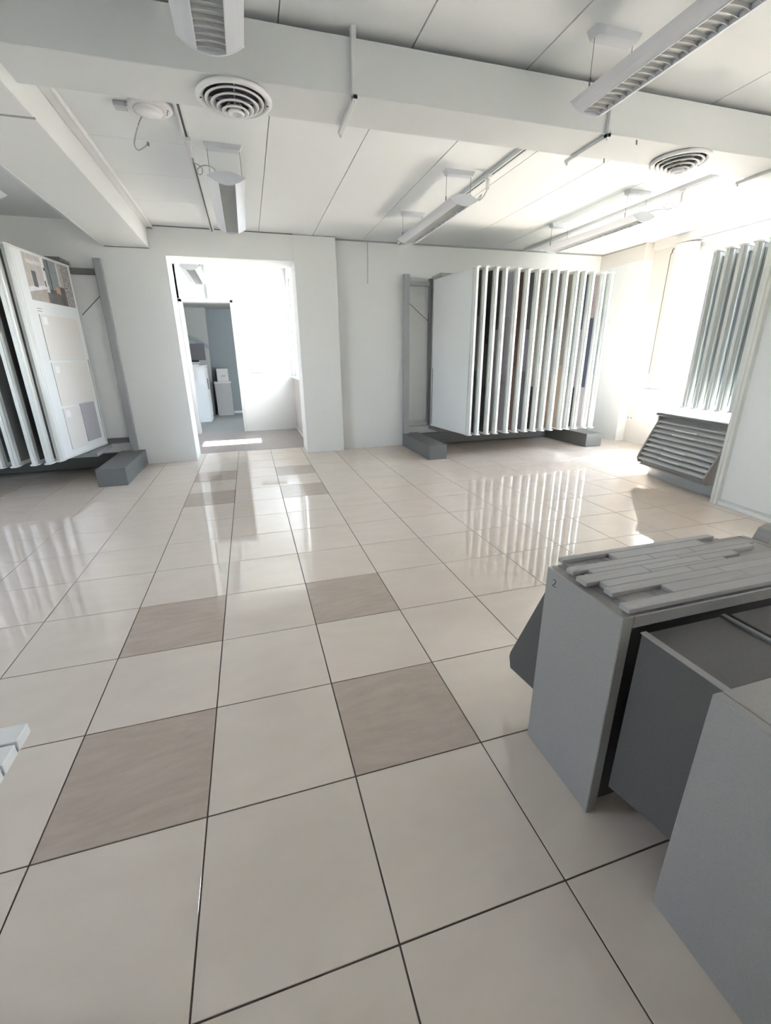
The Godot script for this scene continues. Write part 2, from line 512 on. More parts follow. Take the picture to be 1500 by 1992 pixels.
# ---------------------------------------------------------------- lobby seen through the doorway
func build_lobby() -> void:
	var fl := thing("floor_lobby", "grey brown floor of the bright lobby beyond the doorway", "", V(0, -0.2, -9), 0.0, "", "structure")
	part(fl, "covering", bx(mb(), V(-3.0, -0.2, -10.22), V(1.45, 0.001, -7.64)), M.lobby_floor)
	part(fl, "threshold", cbx(mb(), V(-0.70, -0.01, -7.645), V(1.29, 0.006, -7.615), 0.002), M.steel_pale)
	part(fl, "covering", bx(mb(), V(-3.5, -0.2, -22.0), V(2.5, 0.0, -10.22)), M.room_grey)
	single("ceiling_lobby", bx(mb(), V(-3.1, 3.68, -10.4), V(1.7, 3.9, -7.55)), M.ceiling, "white ceiling of the lobby", "", "", "structure")
	var wb := thing("wall_lobby", "white lobby rear wall with an open door to a dark room", "", V(0.5, 0, -10.3), 0.0, "", "structure")
	part(wb, "wall_panel", bx(mb(), V(0.16, 0, -10.4), V(1.45, 3.7, -10.22)), M.wall)
	part(wb, "wall_panel", bx(mb(), V(-1.0, 2.95, -10.4), V(0.16, 3.7, -10.22)), M.wall)
	part(wb, "wall_panel", bx(mb(), V(-3.1, 0, -10.4), V(-0.96, 3.7, -10.22)), M.wall)
	part(wb, "pipe", tube(mb(true), [V(-0.345, 3.02, -10.19), V(-0.345, 3.68, -10.19)], 0.03, 12), M.wall)
	var df := thing("trim_7", "white frame of the open lobby door", "", V(-0.4, 0, -10.2), 0.0, "", "structure")
	part(df, "jamb", cbx(mb(), V(0.10, 0, -10.42), V(0.17, 2.99, -10.19), 0.003), M.pvc)
	part(df, "jamb", cbx(mb(), V(-0.985, 0, -10.42), V(-0.915, 2.99, -10.19), 0.003), M.pvc)
	part(df, "head", cbx(mb(), V(-0.985, 2.93, -10.42), V(0.17, 3.0, -10.19), 0.003), M.pvc)
	# right lobby wall with its window
	var wr := thing("wall_lobby_right", "lobby side wall with a bright window and mottled base", "", V(1.5, 0, -9), 0.0, "", "structure")
	part(wr, "wall_base", bx(mb(), V(1.40, 0, -10.3), V(1.62, 1.30, -7.6)), M.mottled)
	part(wr, "wall_panel", bx(mb(), V(1.40, 3.45, -10.3), V(1.62, 3.7, -7.6)), M.wall)
	part(wr, "wall_panel", bx(mb(), V(1.40, 1.30, -7.72), V(1.62, 3.45, -7.6)), M.wall)
	part(wr, "wall_panel", bx(mb(), V(1.40, 1.30, -10.3), V(1.62, 3.45, -10.15)), M.wall)
	part(wr, "skirting", cbx(mb(), V(1.385, 0, -10.2), V(1.40, 0.06, -7.64), 0.002), M.pvc)
	var w := thing("window_3", "white framed lobby window with three panes", "", V(1.5, 1.3, -9.3), 0.0, "", "structure")
	var fr := mb()
	bx(fr, V(1.46, 1.30, -10.15), V(1.54, 1.36, -7.72))
	bx(fr, V(1.46, 3.39, -10.15), V(1.54, 3.45, -7.72))
	for z in [-10.15, -9.31, -8.56, -7.78]:
		bx(fr, V(1.46, 1.36, z), V(1.54, 3.39, z + 0.06))
	part(w, "frame", fr, M.pvc)
	part(w, "sill", cbx(mb(), V(1.34, 1.275, -10.16), V(1.47, 1.302, -7.72), 0.003), M.pvc)
	for z in [-10.09, -9.25, -8.50]:
		part(w, "pane", bx(mb(), V(1.497, 1.36, z), V(1.503, 3.39, z + [0.78, 0.69, 0.72][[-10.09, -9.25, -8.50].find(z)])), M.glass)
	for z in [[-10.36, -9.2], [-8.62, -7.66]]:
		var aw := thing("awning", "white fabric awning outside the lobby window over its far pane" if z[0] < -9 else "white fabric awning outside the lobby window over its near pane", "awning", V(1.62, 3.5, (z[0] + z[1]) / 2))
		part(aw, "fabric", prism(mb(), [Vector2(1.63, 3.52), Vector2(3.2, 3.2), Vector2(3.2, 3.195), Vector2(1.63, 3.512)], 2, z[0], z[1]), M.blind)
		part(aw, "front_bar", tube(mb(true), [V(3.2, 3.19, z[0]), V(3.2, 3.19, z[1])], 0.02, 8), M.white)
	single("wall_lobby_left", bx(mb(), V(-3.2, 0, -10.4), V(-3.0, 3.7, -7.6)), M.wall, "white lobby wall hidden left of the doorway", "", "", "structure")
	# whiteboard ledge and switch on the lobby wall
	var sh := thing("wall_ledge", "narrow white ledge on the lobby rear wall", "ledge", V(0.72, 1.40, -10.2))
	part(sh, "shelf", cbx(mb(), V(0.43, 1.405, -10.22), V(1.03, 1.425, -10.14), 0.003), M.pvc)
	part(sh, "back_plate", cbx(mb(), V(0.43, 1.425, -10.22), V(0.50, 1.52, -10.20), 0.003), M.white)
	var sw := thing("light_switch", "small white switch on the bright lobby wall", "switch", V(0.36, 2.1, -10.2))
	part(sw, "plate", cbx(mb(), V(0.33, 2.07, -10.22), V(0.40, 2.17, -10.208), 0.003), M.white)
	part(sw, "rocker", cbx(mb(), V(0.345, 2.09, -10.21), V(0.385, 2.15, -10.202), 0.003), M.carton)
	# dark room behind the door
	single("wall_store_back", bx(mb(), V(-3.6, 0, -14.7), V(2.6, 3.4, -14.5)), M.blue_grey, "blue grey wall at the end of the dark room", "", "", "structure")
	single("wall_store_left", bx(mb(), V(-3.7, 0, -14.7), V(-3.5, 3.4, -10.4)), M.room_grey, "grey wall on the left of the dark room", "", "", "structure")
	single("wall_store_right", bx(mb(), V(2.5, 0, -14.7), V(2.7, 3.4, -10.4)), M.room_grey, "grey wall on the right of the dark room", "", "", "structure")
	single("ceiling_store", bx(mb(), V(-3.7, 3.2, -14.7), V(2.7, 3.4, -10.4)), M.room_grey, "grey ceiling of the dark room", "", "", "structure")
	# pale end wall left part with the stair slope
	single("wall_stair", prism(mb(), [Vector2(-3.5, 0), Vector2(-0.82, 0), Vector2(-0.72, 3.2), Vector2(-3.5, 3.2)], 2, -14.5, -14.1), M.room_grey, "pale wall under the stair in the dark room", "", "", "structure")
	single("trim_8", prism(mb(), [Vector2(-2.2, 2.75), Vector2(-0.76, 2.02), Vector2(-0.76, 2.14), Vector2(-2.2, 2.92)], 2, -14.09, -14.0), M.blue_grey, "dark sloping stair string on the dark room wall", "", "", "structure")
	single("trim_9", cbx(mb(), V(-0.8, 0, -14.5), V(2.4, 0.08, -14.47), 0.004), M.carton_white, "pale skirting in the dark room", "", "", "structure")
	var cab := thing("white_cabinet", "white counter cabinet seen through the lobby door", "cabinet", V(-1.3, 0, -12.6))
	part(cab, "body", cbx(mb(), V(-1.9, 0.09, -13.2), V(-0.83, 1.53, -12.5), 0.006), M.board)
	part(cab, "plinth", cbx(mb(), V(-1.9, 0, -13.18), V(-0.82, 0.09, -12.48), 0.004), M.white)
	part(cab, "worktop", cbx(mb(), V(-1.92, 1.53, -13.22), V(-0.80, 1.56, -12.46), 0.004), M.white)
	part(cab, "door", cbx(mb(), V(-0.828, 0.14, -13.16), V(-0.81, 1.50, -12.54), 0.003), M.white)
	part(cab, "handle", cbx(mb(), V(-0.808, 0.9, -12.62), V(-0.79, 1.2, -12.60), 0.003), M.dark)
	var sc := thing("wall_screen", "dark grey flat screen above the white cabinet", "screen", V(-1.0, 1.7, -13.0))
	part(sc, "panel", cbx(mb(), V(-1.45, 1.70, -13.06), V(-0.80, 2.15, -13.02), 0.005), M.screen)
	part(sc, "stand", cbx(mb(), V(-1.2, 1.56, -13.1), V(-1.0, 1.72, -13.06), 0.004), M.dark)
	for k in 3:
		var h := 1.56 + 0.03 * k
		var pj := single("paper_stack", cbx(mb(), V(-1.22 + 0.02 * k, h, -12.9), V(-0.98 + 0.015 * k, h + 0.028, -12.6), 0.004), [M.paper, M.carton, M.sample_cream][k], ["white paper bundle lowest in the stack on the cabinet", "grey paper bundle in the middle of the cabinet stack", "cream paper bundle topmost on the cabinet stack"][k], "papers", "paper bundles on the cabinet")
		pj.position = Vector3.ZERO
	var nt := single("notice_sheet", cbx(mb(), V(-1.02, 1.05, -12.499), V(-0.86, 1.45, -12.494), 0.001), M.paper, "white paper sheet stuck to the cabinet front", "paper")
	nt.position = Vector3.ZERO
	var n2 := single("notice_sheet", cbx(mb(), V(-1.28, 1.15, -12.499), V(-1.06, 1.50, -12.494), 0.001), M.sample_cream, "pinkish printed sheet left on the cabinet front", "paper")
	n2.position = Vector3.ZERO
	var b1 := thing("cardboard_box", "large grey box on the floor against the blue wall", "box", V(-0.45, 0, -14.1))
	part(b1, "carton", cbx(mb(), V(-0.72, 0, -14.4), V(-0.24, 1.0, -13.9), 0.006), M.carton)
	part(b1, "lid", cbx(mb(), V(-0.73, 1.0, -14.41), V(-0.23, 1.05, -13.89), 0.006), M.carton_white)
	var b2 := thing("cardboard_box", "small white box standing on the large grey box", "box", V(-0.45, 1.05, -14.1))
	part(b2, "carton", cbx(mb(), V(-0.62, 1.05, -14.35), V(-0.28, 1.44, -13.95), 0.006), M.carton_white)
	part(b2, "label_patch", cbx(mb(), V(-0.5, 1.2, -13.951), V(-0.36, 1.24, -13.947), 0.001), M.carton)

# ---------------------------------------------------------------- ceiling fittings
func lens_poly(w: float, up: float, dn: float, notch := 0.0) -> Array:
	var p := []
	var n := 14
	for k in n + 1:
		var x := lerpf(-w, w, float(k) / n)
		p.append(Vector2(x, up * (1.0 - pow(x / w, 2.0))))
	for k in range(n - 1, 0, -1):
		var x := lerpf(-w, w, float(k) / n)
		var y := -dn * (1.0 - pow(x / w, 2.0))
		if notch > 0.0 and absf(x) < notch:
			continue
		p.append(Vector2(x, y))
	if notch > 0.0:
		# open the middle of the underside
		var q := []
		var cut := false
		for v in p:
			if v.y < 0.0 and v.x < 0.0 and not cut:
				cut = true
				var yb := -dn * (1.0 - pow(notch / w, 2.0))
				q.append(Vector2(notch, yb)); q.append(Vector2(notch, -0.018)); q.append(Vector2(-notch, -0.018)); q.append(Vector2(-notch, yb))
			q.append(v)
		p = q
	return p

# a suspended lamp; origin at the middle of the body, its length along z
func make_lamp(label: String, at: Vector3, length: float, top: float, group: String) -> Node3D:
	var t := thing("pendant_lamp", label, "lamp", at, 0.0, group)
	var w := 0.176
	var h := length / 2
	own(t, "body", prism(mb(), lens_poly(w - 0.002, 0.045, 0.062, 0.078), 2, -h + 0.012, h - 0.012), M.lamp)
	for s in [-1.0, 1.0]:
		own(t, "end_cap", prism(mb(), lens_poly(w, 0.047, 0.064), 2, s * (h - 0.012), s * h), M.lamp)
	var lou := Node3D.new()
	lou.name = "louvre"
	t.add_child(lou, true)
	own(lou, "tray", bx(mb(), V(-0.078, -0.026, -h + 0.012), V(0.078, -0.0185, h - 0.012)), M.louvre)
	for s in [-1.0, 1.0]:
		own(lou, "side_rail", bx(mb(), V(s * 0.078 - 0.003, -0.052, -h + 0.012), V(s * 0.078 + 0.003, -0.02, h - 0.012)), M.lamp)
	var me := done(prism(mb(), [Vector2(-0.075, -0.048), Vector2(-0.05, -0.043), Vector2(0, -0.040), Vector2(0.05, -0.043), Vector2(0.075, -0.048), Vector2(0.075, -0.026), Vector2(-0.075, -0.026)], 2, -0.002, 0.002), M.louvre)
	var n := int(length / 0.055)
	for k in n:
		var o := inst("slat", me, lou)
		o.position = V(0, 0, lerpf(-h + 0.03, h - 0.03, float(k) / (n - 1)))
	var up := top - at.y
	for s in [-1.0, 1.0]:
		var zc: float = s * (h - 0.16)
		var can := own(t, "ceiling_canopy", prism(mb(), [Vector2(-0.176, up), Vector2(0.176, up), Vector2(0.170, up - 0.012), Vector2(0.15, up - 0.045), Vector2(-0.15, up - 0.045), Vector2(-0.170, up - 0.012)], 2, zc - 0.045, zc + 0.045), M.lamp)
		can.name = "ceiling_canopy"
		for e in [-0.148, 0.148]:
			own(t, "suspension_wire", tube(mb(true), [V(e, up - 0.045, zc), V(e, 0.02, zc)], 0.0022, 6), M.wire)
			own(t, "wire_clamp", tube(mb(true), [V(e, 0.06, zc), V(e, 0.01, zc)], 0.006, 8), M.wire)
	return t

func cord_to(t: Node3D, pts: Array) -> void:
	part(t, "power_cord", tube(mb(true), spline(pts), 0.005, 8), M.cord)

func track(x: float, z0: float, z1: float, label: String) -> void:
	var t := thing("ceiling_track", label, "track", V(x, 3.64, (z0 + z1) / 2), 0.0, "power tracks on the ceiling")
	part(t, "channel", prism(mb(), [Vector2(x - 0.03, 3.64), Vector2(x - 0.03, 3.598), Vector2(x - 0.010, 3.598), Vector2(x - 0.010, 3.615), Vector2(x + 0.010, 3.615), Vector2(x + 0.010, 3.598), Vector2(x + 0.03, 3.598), Vector2(x + 0.03, 3.64)], 2, z0, z1), M.duct)
	part(t, "conductor_slot", bx(mb(), V(x - 0.0098, 3.603, z0 + 0.002), V(x + 0.0098, 3.6148, z1 - 0.002)), M.slot)

func adapter(t: Node3D, x: float, z: float) -> void:
	part(t, "plug_head", cbx(mb(), V(x - 0.022, 3.565, z - 0.05), V(x + 0.022, 3.598, z + 0.05), 0.004), M.white)
	part(t, "plug", cbx(mb(), V(x - 0.016, 3.46, z - 0.018), V(x + 0.016, 3.565, z + 0.018), 0.006), M.white)

func diffuser(x: float, z: float, label: String) -> void:
	var c := V(x, 3.3, z)
	var t := thing("air_diffuser", label, "vent", V(x, 3.2, z), 0.0, "round air diffusers under the duct")
	part(t, "flange", lathe(mb(true), [Vector2(0.190, -0.001), Vector2(0.226, -0.001), Vector2(0.236, -0.012), Vector2(0.236, -0.022), Vector2(0.228, -0.030), Vector2(0.214, -0.032), Vector2(0.200, -0.026), Vector2(0.196, -0.02), Vector2(0.190, -0.018)], c, 56), M.white)
	part(t, "throat", lathe(mb(true), [Vector2(0.0, -0.0012), Vector2(0.19, -0.0012), Vector2(0.19, -0.004), Vector2(0.0, -0.004)], c, 40), M.dark)
	var rs := [0.184, 0.150, 0.117, 0.085]
	for k in rs.size():
		var r: float = rs[k]
		var y := -0.030 - 0.017 * k
		part(t, "ring", lathe(mb(true), [Vector2(r, y), Vector2(r - 0.004, y - 0.008), Vector2(r - 0.018, y - 0.004), Vector2(r - 0.030, y + 0.018), Vector2(r - 0.033, y + 0.018), Vector2(r - 0.020, y - 0.001)], c, 48), M.white)
	part(t, "centre_cone", lathe(mb(true), [Vector2(0.0, -0.088), Vector2(0.028, -0.089), Vector2(0.034, -0.098), Vector2(0.048, -0.100), Vector2(0.054, -0.092), Vector2(0.035, -0.066), Vector2(0.0, -0.06)], c, 36), M.white)
	part(t, "spider", bx(bx(mb(), V(x - 0.185, 3.272, z - 0.004), V(x + 0.185, 3.282, z + 0.004)), V(x - 0.004, 3.272, z - 0.185), V(x + 0.004, 3.282, z + 0.185)), M.cord)
	part(t, "damper_rod", tube(mb(), [V(x, 3.29, z), V(x, 3.235, z)], 0.006, 8), M.cord)
	for s in [-1.0, 1.0]:
		part(t, "screw", tube(mb(true), [V(x + s * 0.207, 3.2745, z), V(x + s * 0.207, 3.2685, z)], 0.006, 10), M.dark)
	for k in 5:
		var an := -0.9 + 0.45 * k
		var d := V(sin(an), 0, -cos(an))
		part(t, "vane", tube(mb(), [c + d * 0.07 + V(0, -0.010, 0), c + d * 0.175 + V(0, -0.014, 0)], 0.006, 5), M.carton_white)

func build_ceiling_things() -> void:
	var du := thing("ventilation_duct", "large white rectangular duct crossing under the ceiling", "duct", V(3, 3.3, -2.28))
	part(du, "casing", cbx(mb(), V(-0.82, 3.30, -2.48), V(7.77, 3.592, -2.08), 0.004), M.duct)
	for x in [1.185, 3.17, 5.16]:
		var b := part(du, "strap", cbx(cbx(mb(), V(x - 0.016, 3.272, -2.105 + 0.01), V(x + 0.016, 3.64, -2.052), 0.003), V(x - 0.016, 3.272, -2.56), V(x + 0.016, 3.2995, -2.052), 0.003), M.duct)
		own(b, "strap_bolt", tube(mb(true), [V(x, 3.262, -2.07), V(x, 3.275, -2.07)], 0.008, 8), M.duct)
		own(b, "strap_bolt", tube(mb(true), [V(x, 3.255, -2.545), V(x, 3.275, -2.545)], 0.008, 8), M.duct)
	for z in [-2.10, -2.45]:
		part(du, "hook", tube(mb(true), spline([V(3.475, 3.302, z), V(3.475, 3.285, z), V(3.475, 3.272, z + 0.005), V(3.465, 3.27, z + 0.012)]), 0.006, 8), M.carton)
	diffuser(0.44, -2.285, "round white ceiling diffuser on the duct above the doorway")
	diffuser(4.13, -2.285, "round white ceiling diffuser on the duct at far right")
	# conduit along the beam
	var co := thing("cable_trunking", "white cable trunking along the top of the left beam", "trunking", V(-0.87, 3.6, -4))
	part(co, "box_channel", cbx(mb(), V(-0.919, 3.60, -6.99), V(-0.82, 3.639, -2.2), 0.006), M.white)
	part(co, "cover_lip", cbx(mb(), V(-0.845, 3.594, -6.99), V(-0.835, 3.602, -2.2), 0.002), M.duct)
	part(co, "end_piece", cbx(mb(), V(-0.90, 3.585, -6.998), V(-0.825, 3.60, -6.95), 0.003), M.steel_pale)
	# tracks
	track(0.03, -7.05, 2.0, "power track on the ceiling above the doorway")
	track(3.155, -7.12, 2.0, "power track on the ceiling beside the middle lamp")
	track(5.68, -7.05, 2.0, "power track on the ceiling nearest the window")
	# lamps
	var g := "long suspended office lamps"
	var a := make_lamp("suspended lamp hanging in front of the doorway lintel", V(0.334, 3.335, -4.71), 1.83, 3.64, g)
	adapter(a, 0.045, -3.80)
	cord_to(a, [V(0.045, 3.47, -3.80), V(0.06, 3.43, -3.81), V(0.10, 3.415, -3.82), V(0.128, 3.39, -3.83), V(0.12, 3.355, -3.84), V(0.09, 3.348, -3.84), V(0.08, 3.375, -3.83), V(0.12, 3.41, -3.83), V(0.18, 3.42, -3.83), V(0.23, 3.405, -3.84), V(0.251, 3.37, -3.85)])
	var d := make_lamp("suspended lamp in the middle beside the sunlit ceiling patch", V(2.81, 3.335, -4.71), 1.83, 3.64, g)
	adapter(d, 3.12, -3.86)
	cord_to(d, [V(3.12, 3.47, -3.86), V(3.08, 3.40, -3.86), V(3.03, 3.355, -3.86), V(3.01, 3.37, -3.86), V(3.05, 3.41, -3.86), V(3.03, 3.37, -3.86), V(2.97, 3.36, -3.86), V(2.92, 3.395, -3.86), V(2.86, 3.39, -3.86), V(2.835, 3.37, -3.86)])
	var e := make_lamp("suspended lamp nearest the window", V(5.275, 3.335, -4.71), 1.83, 3.64, g)
	adapter(e, 5.68, -3.66)
	cord_to(e, [V(5.68, 3.47, -3.66), V(5.66, 3.44, -3.68), V(5.59, 3.408, -3.70), V(5.50, 3.407, -3.72), V(5.495, 3.45, -3.72), V(5.58, 3.47, -3.72), V(5.62, 3.44, -3.72), V(5.57, 3.405, -3.74), V(5.43, 3.40, -3.76), V(5.32, 3.375, -3.82)])
	make_lamp("suspended lamp cut by the top edge above the left diffuser", V(0.334, 3.335, -0.93), 1.83, 3.64, g)
	make_lamp("suspended lamp at the top right corner in front of the duct", V(2.81, 3.335, -0.93), 1.83, 3.64, g)
	make_lamp("suspended lamp glimpsed behind the left beam", V(-2.03, 3.335, -3.96), 1.83, 3.645, g)
	make_lamp("suspended lamp inside the bright lobby", V(-0.44, 3.24, -8.62), 1.70, 3.68, g)
	# emergency light and its loose cable
	var em := thing("emergency_light", "round white ceiling light beside the left diffuser", "light fitting", V(-0.19, 3.55, -3.33))
	part(em, "base", lathe(mb(true), [Vector2(0, 3.64), Vector2(0.155, 3.64), Vector2(0.165, 3.632), Vector2(0.165, 3.61), Vector2(0.15, 3.60), Vector2(0, 3.60)], V(-0.19, 0, -3.36), 44), M.white)
	part(em, "dome", lathe(mb(true), [Vector2(0, 3.60), Vector2(0.115, 3.60), Vector2(0.112, 3.585), Vector2(0.09, 3.572), Vector2(0.05, 3.565), Vector2(0, 3.563)], V(-0.205, 0, -3.36), 40), M.white_gloss)
	for k in 3:
		part(em, "indicator", tube(mb(true), [V(-0.06 - 0.008 * k, 3.601, -3.33 - 0.035 * k), V(-0.06 - 0.008 * k, 3.597, -3.33 - 0.035 * k)], 0.006, 8), M.dark)
	part(em, "loose_cable", tube(mb(true), spline([V(-0.25, 3.60, -3.42), V(-0.29, 3.54, -3.41), V(-0.336, 3.442, -3.4), V(-0.358, 3.37, -3.4), V(-0.335, 3.338, -3.4), V(-0.289, 3.36, -3.4), V(-0.26, 3.382, -3.4)]), 0.006, 8), M.cord)
	part(em, "cable_end", cbx(mb(), V(-0.262, 3.375, -3.41), V(-0.244, 3.40, -3.39), 0.003), M.steel)
	var jb := thing("junction_box", "tiny white junction box on the ceiling by the round light", "box", V(-0.41, 3.61, -3.4))
	part(jb, "case", cbx(mb(), V(-0.46, 3.607, -3.45), V(-0.37, 3.64, -3.36), 0.004), M.carton_white)
	part(jb, "gland", cbx(mb(), V(-0.37, 3.612, -3.43), V(-0.352, 3.636, -3.37), 0.003), M.white)

# ---------------------------------------------------------------- swing-panel racks
var leaf_meshes := {}

# one swing panel, hinge at the origin, running along +z; y from 0 to h
func make_leaf(rack: Node3D, hinge: Vector3, dir: Vector2, h: float, length: float) -> Node3D:
	var n := Node3D.new()
	n.name = "swing_panel"
	rack.add_child(n, true)
	n.position = hinge - rack.position
	n.rotation.y = atan2(dir.x, dir.y)
	var key := "%.2f %.2f" % [h, length]
	if not leaf_meshes.has(key):
		var L := length
		var half := [[0.0, 0.022], [0.018, 0.022], [0.021, 0.013], [0.028, 0.015], [0.036, 0.022], [0.050, 0.029], [0.068, 0.033], [0.086, 0.033], [0.104, 0.030], [0.118, 0.025], [0.125, 0.0215]]
		var poly := []
		for e in half:
			poly.append(Vector2(e[1] * 0.92, L - e[0] * 0.85))
		half.reverse()
		for e in half:
			poly.append(Vector2(-e[1] * 0.92, L - e[0] * 0.85))
		var cap := []
		for e in [[1, -0.03, 0.014], [1, -0.022, 0.034], [1, 0.02, 0.044], [1, 0.07, 0.046], [1, 0.12, 0.040], [1, 0.17, 0.030]]:
			cap.append(Vector2(e[2], L - e[1]))
		cap.append(Vector2(0.030, 0.0)); cap.append(Vector2(-0.030, 0.0))
		for e in [[0.17, 0.030], [0.12, 0.040], [0.07, 0.046], [0.02, 0.044], [-0.022, 0.034], [-0.03, 0.014]]:
			cap.append(Vector2(-e[1], L - e[0]))
		leaf_meshes[key] = {
			"front_profile": done(prism(mb(), poly, 1, 0.016, h - 0.016), M.alu),
			"board": done(bx(mb(), V(-0.021, 0.016, 0.0), V(0.021, h - 0.016, L - 0.105)), M.board),
			"bottom_cap": done(prism(mb(), cap, 1, 0.0, 0.016), M.cap),
			"top_cap": done(prism(mb(), cap, 1, h - 0.016, h), M.cap),
		}
	for k in leaf_meshes[key]:
		inst(k, leaf_meshes[key][k], n)
	return n

# a sheet or tile fixed on one side of a swing panel: u from the lip, y from the bottom
func leaf_sheet(leaf: Node3D, called: String, side: float, L: float, u0: float, u1: float, y0: float, y1: float, m: Material, thick := 0.008, base := 0.021) -> MeshInstance3D:
	var x0 := side * base
	var x1 := side * (base + thick)
	return own(leaf, called, cbx(mb(), V(minf(x0, x1), y0, L - u1), V(maxf(x0, x1), y1, L - u0), 0.0015), m)

func base_block(t: Node3D, x0: float, x1: float, z0: float, z1: float) -> void:
	part(t, "base_block", cbx(mb(), V(x0, 0, z0), V(x1, 0.255, z1), 0.004), M.steel)

func poster_texture() -> ImageTexture:
	# print of a pale bathroom with a dark alcove and a patterned curtain
	var im := Image.create(256, 144, false, Image.FORMAT_RGB8)
	im.fill(Color(0.78, 0.75, 0.74))
	var n := FastNoiseLite.new()
	n.seed = 3
	n.frequency = 0.03
	for y in 144:
		for x in 256:
			var c := Color(0.76, 0.73, 0.72)
			if x < 40:
				c = Color(0.72, 0.70, 0.67)
			elif x < 92:
				c = Color(0.74, 0.71, 0.71)
			elif x < 108:
				c = Color(0.88, 0.88, 0.87)
			elif x < 128:
				c = Color(0.48, 0.51, 0.52)
			elif x < 134:
				c = Color(0.28, 0.30, 0.31)
			elif x < 176:
				c = Color(0.55, 0.58, 0.59)
			elif x < 186:
				c = Color(0.83, 0.83, 0.82)
			else:
				c = Color(0.72, 0.70, 0.68)
				# leafy curtain marks
				if n.get_noise_2d(x * 9.0 + y * 3.0, y * 4.0 - x * 2.0) > 0.12 and x > 204:
					c = Color(0.36, 0.36, 0.37)
			if y > 88 + (92 - x) * 0.16 and x < 112:
				c = Color(0.86, 0.86, 0.87)
			if y > 104 + (70 - x) * 0.2 and x < 96:
				c = Color(0.66, 0.63, 0.60)
			if y > 108 and x >= 96 and x < 206:
				c = Color(0.42, 0.42, 0.41)
			if y > 96 and x >= 112 and x < 168 and y <= 108:
				c = Color(0.36, 0.37, 0.38)
			if x >= 150 and x < 178 and y > 84 and y < 106:
				c = Color(0.78, 0.62, 0.52)
			if x >= 176 and x < 206 and y > 80:
				c = Color(0.38, 0.37, 0.37)
			if x >= 30 and x < 52 and y > 50 and y < 100:
				c = Color(0.30, 0.32, 0.33)
			if x >= 92 and x < 98 and y > 72 and y < 92:
				c = Color(0.28, 0.28, 0.29)
			if x >= 100 and x < 108 and y > 30 and y < 40:
				c = Color(0.30, 0.31, 0.31)
			var v := n.get_noise_2d(x, y) * 0.05
			im.set_pixel(x, y, Color(c.r + v, c.g + v, c.b + v))
	# faint white title strokes, too blurred in the photograph to read
	var r := RandomNumberGenerator.new()
	r.seed = 8
	for k in 15:
		var hx := 14 + k * 5
		im.fill_rect(Rect2i(hx, 20 - r.randi_range(0, 4), 2, 9 + r.randi_range(0, 3)), Color(0.93, 0.93, 0.93))
		im.fill_rect(Rect2i(hx, 20 + r.randi_range(0, 8), 4, 2), Color(0.93, 0.93, 0.93))
	return ImageTexture.create_from_image(im)

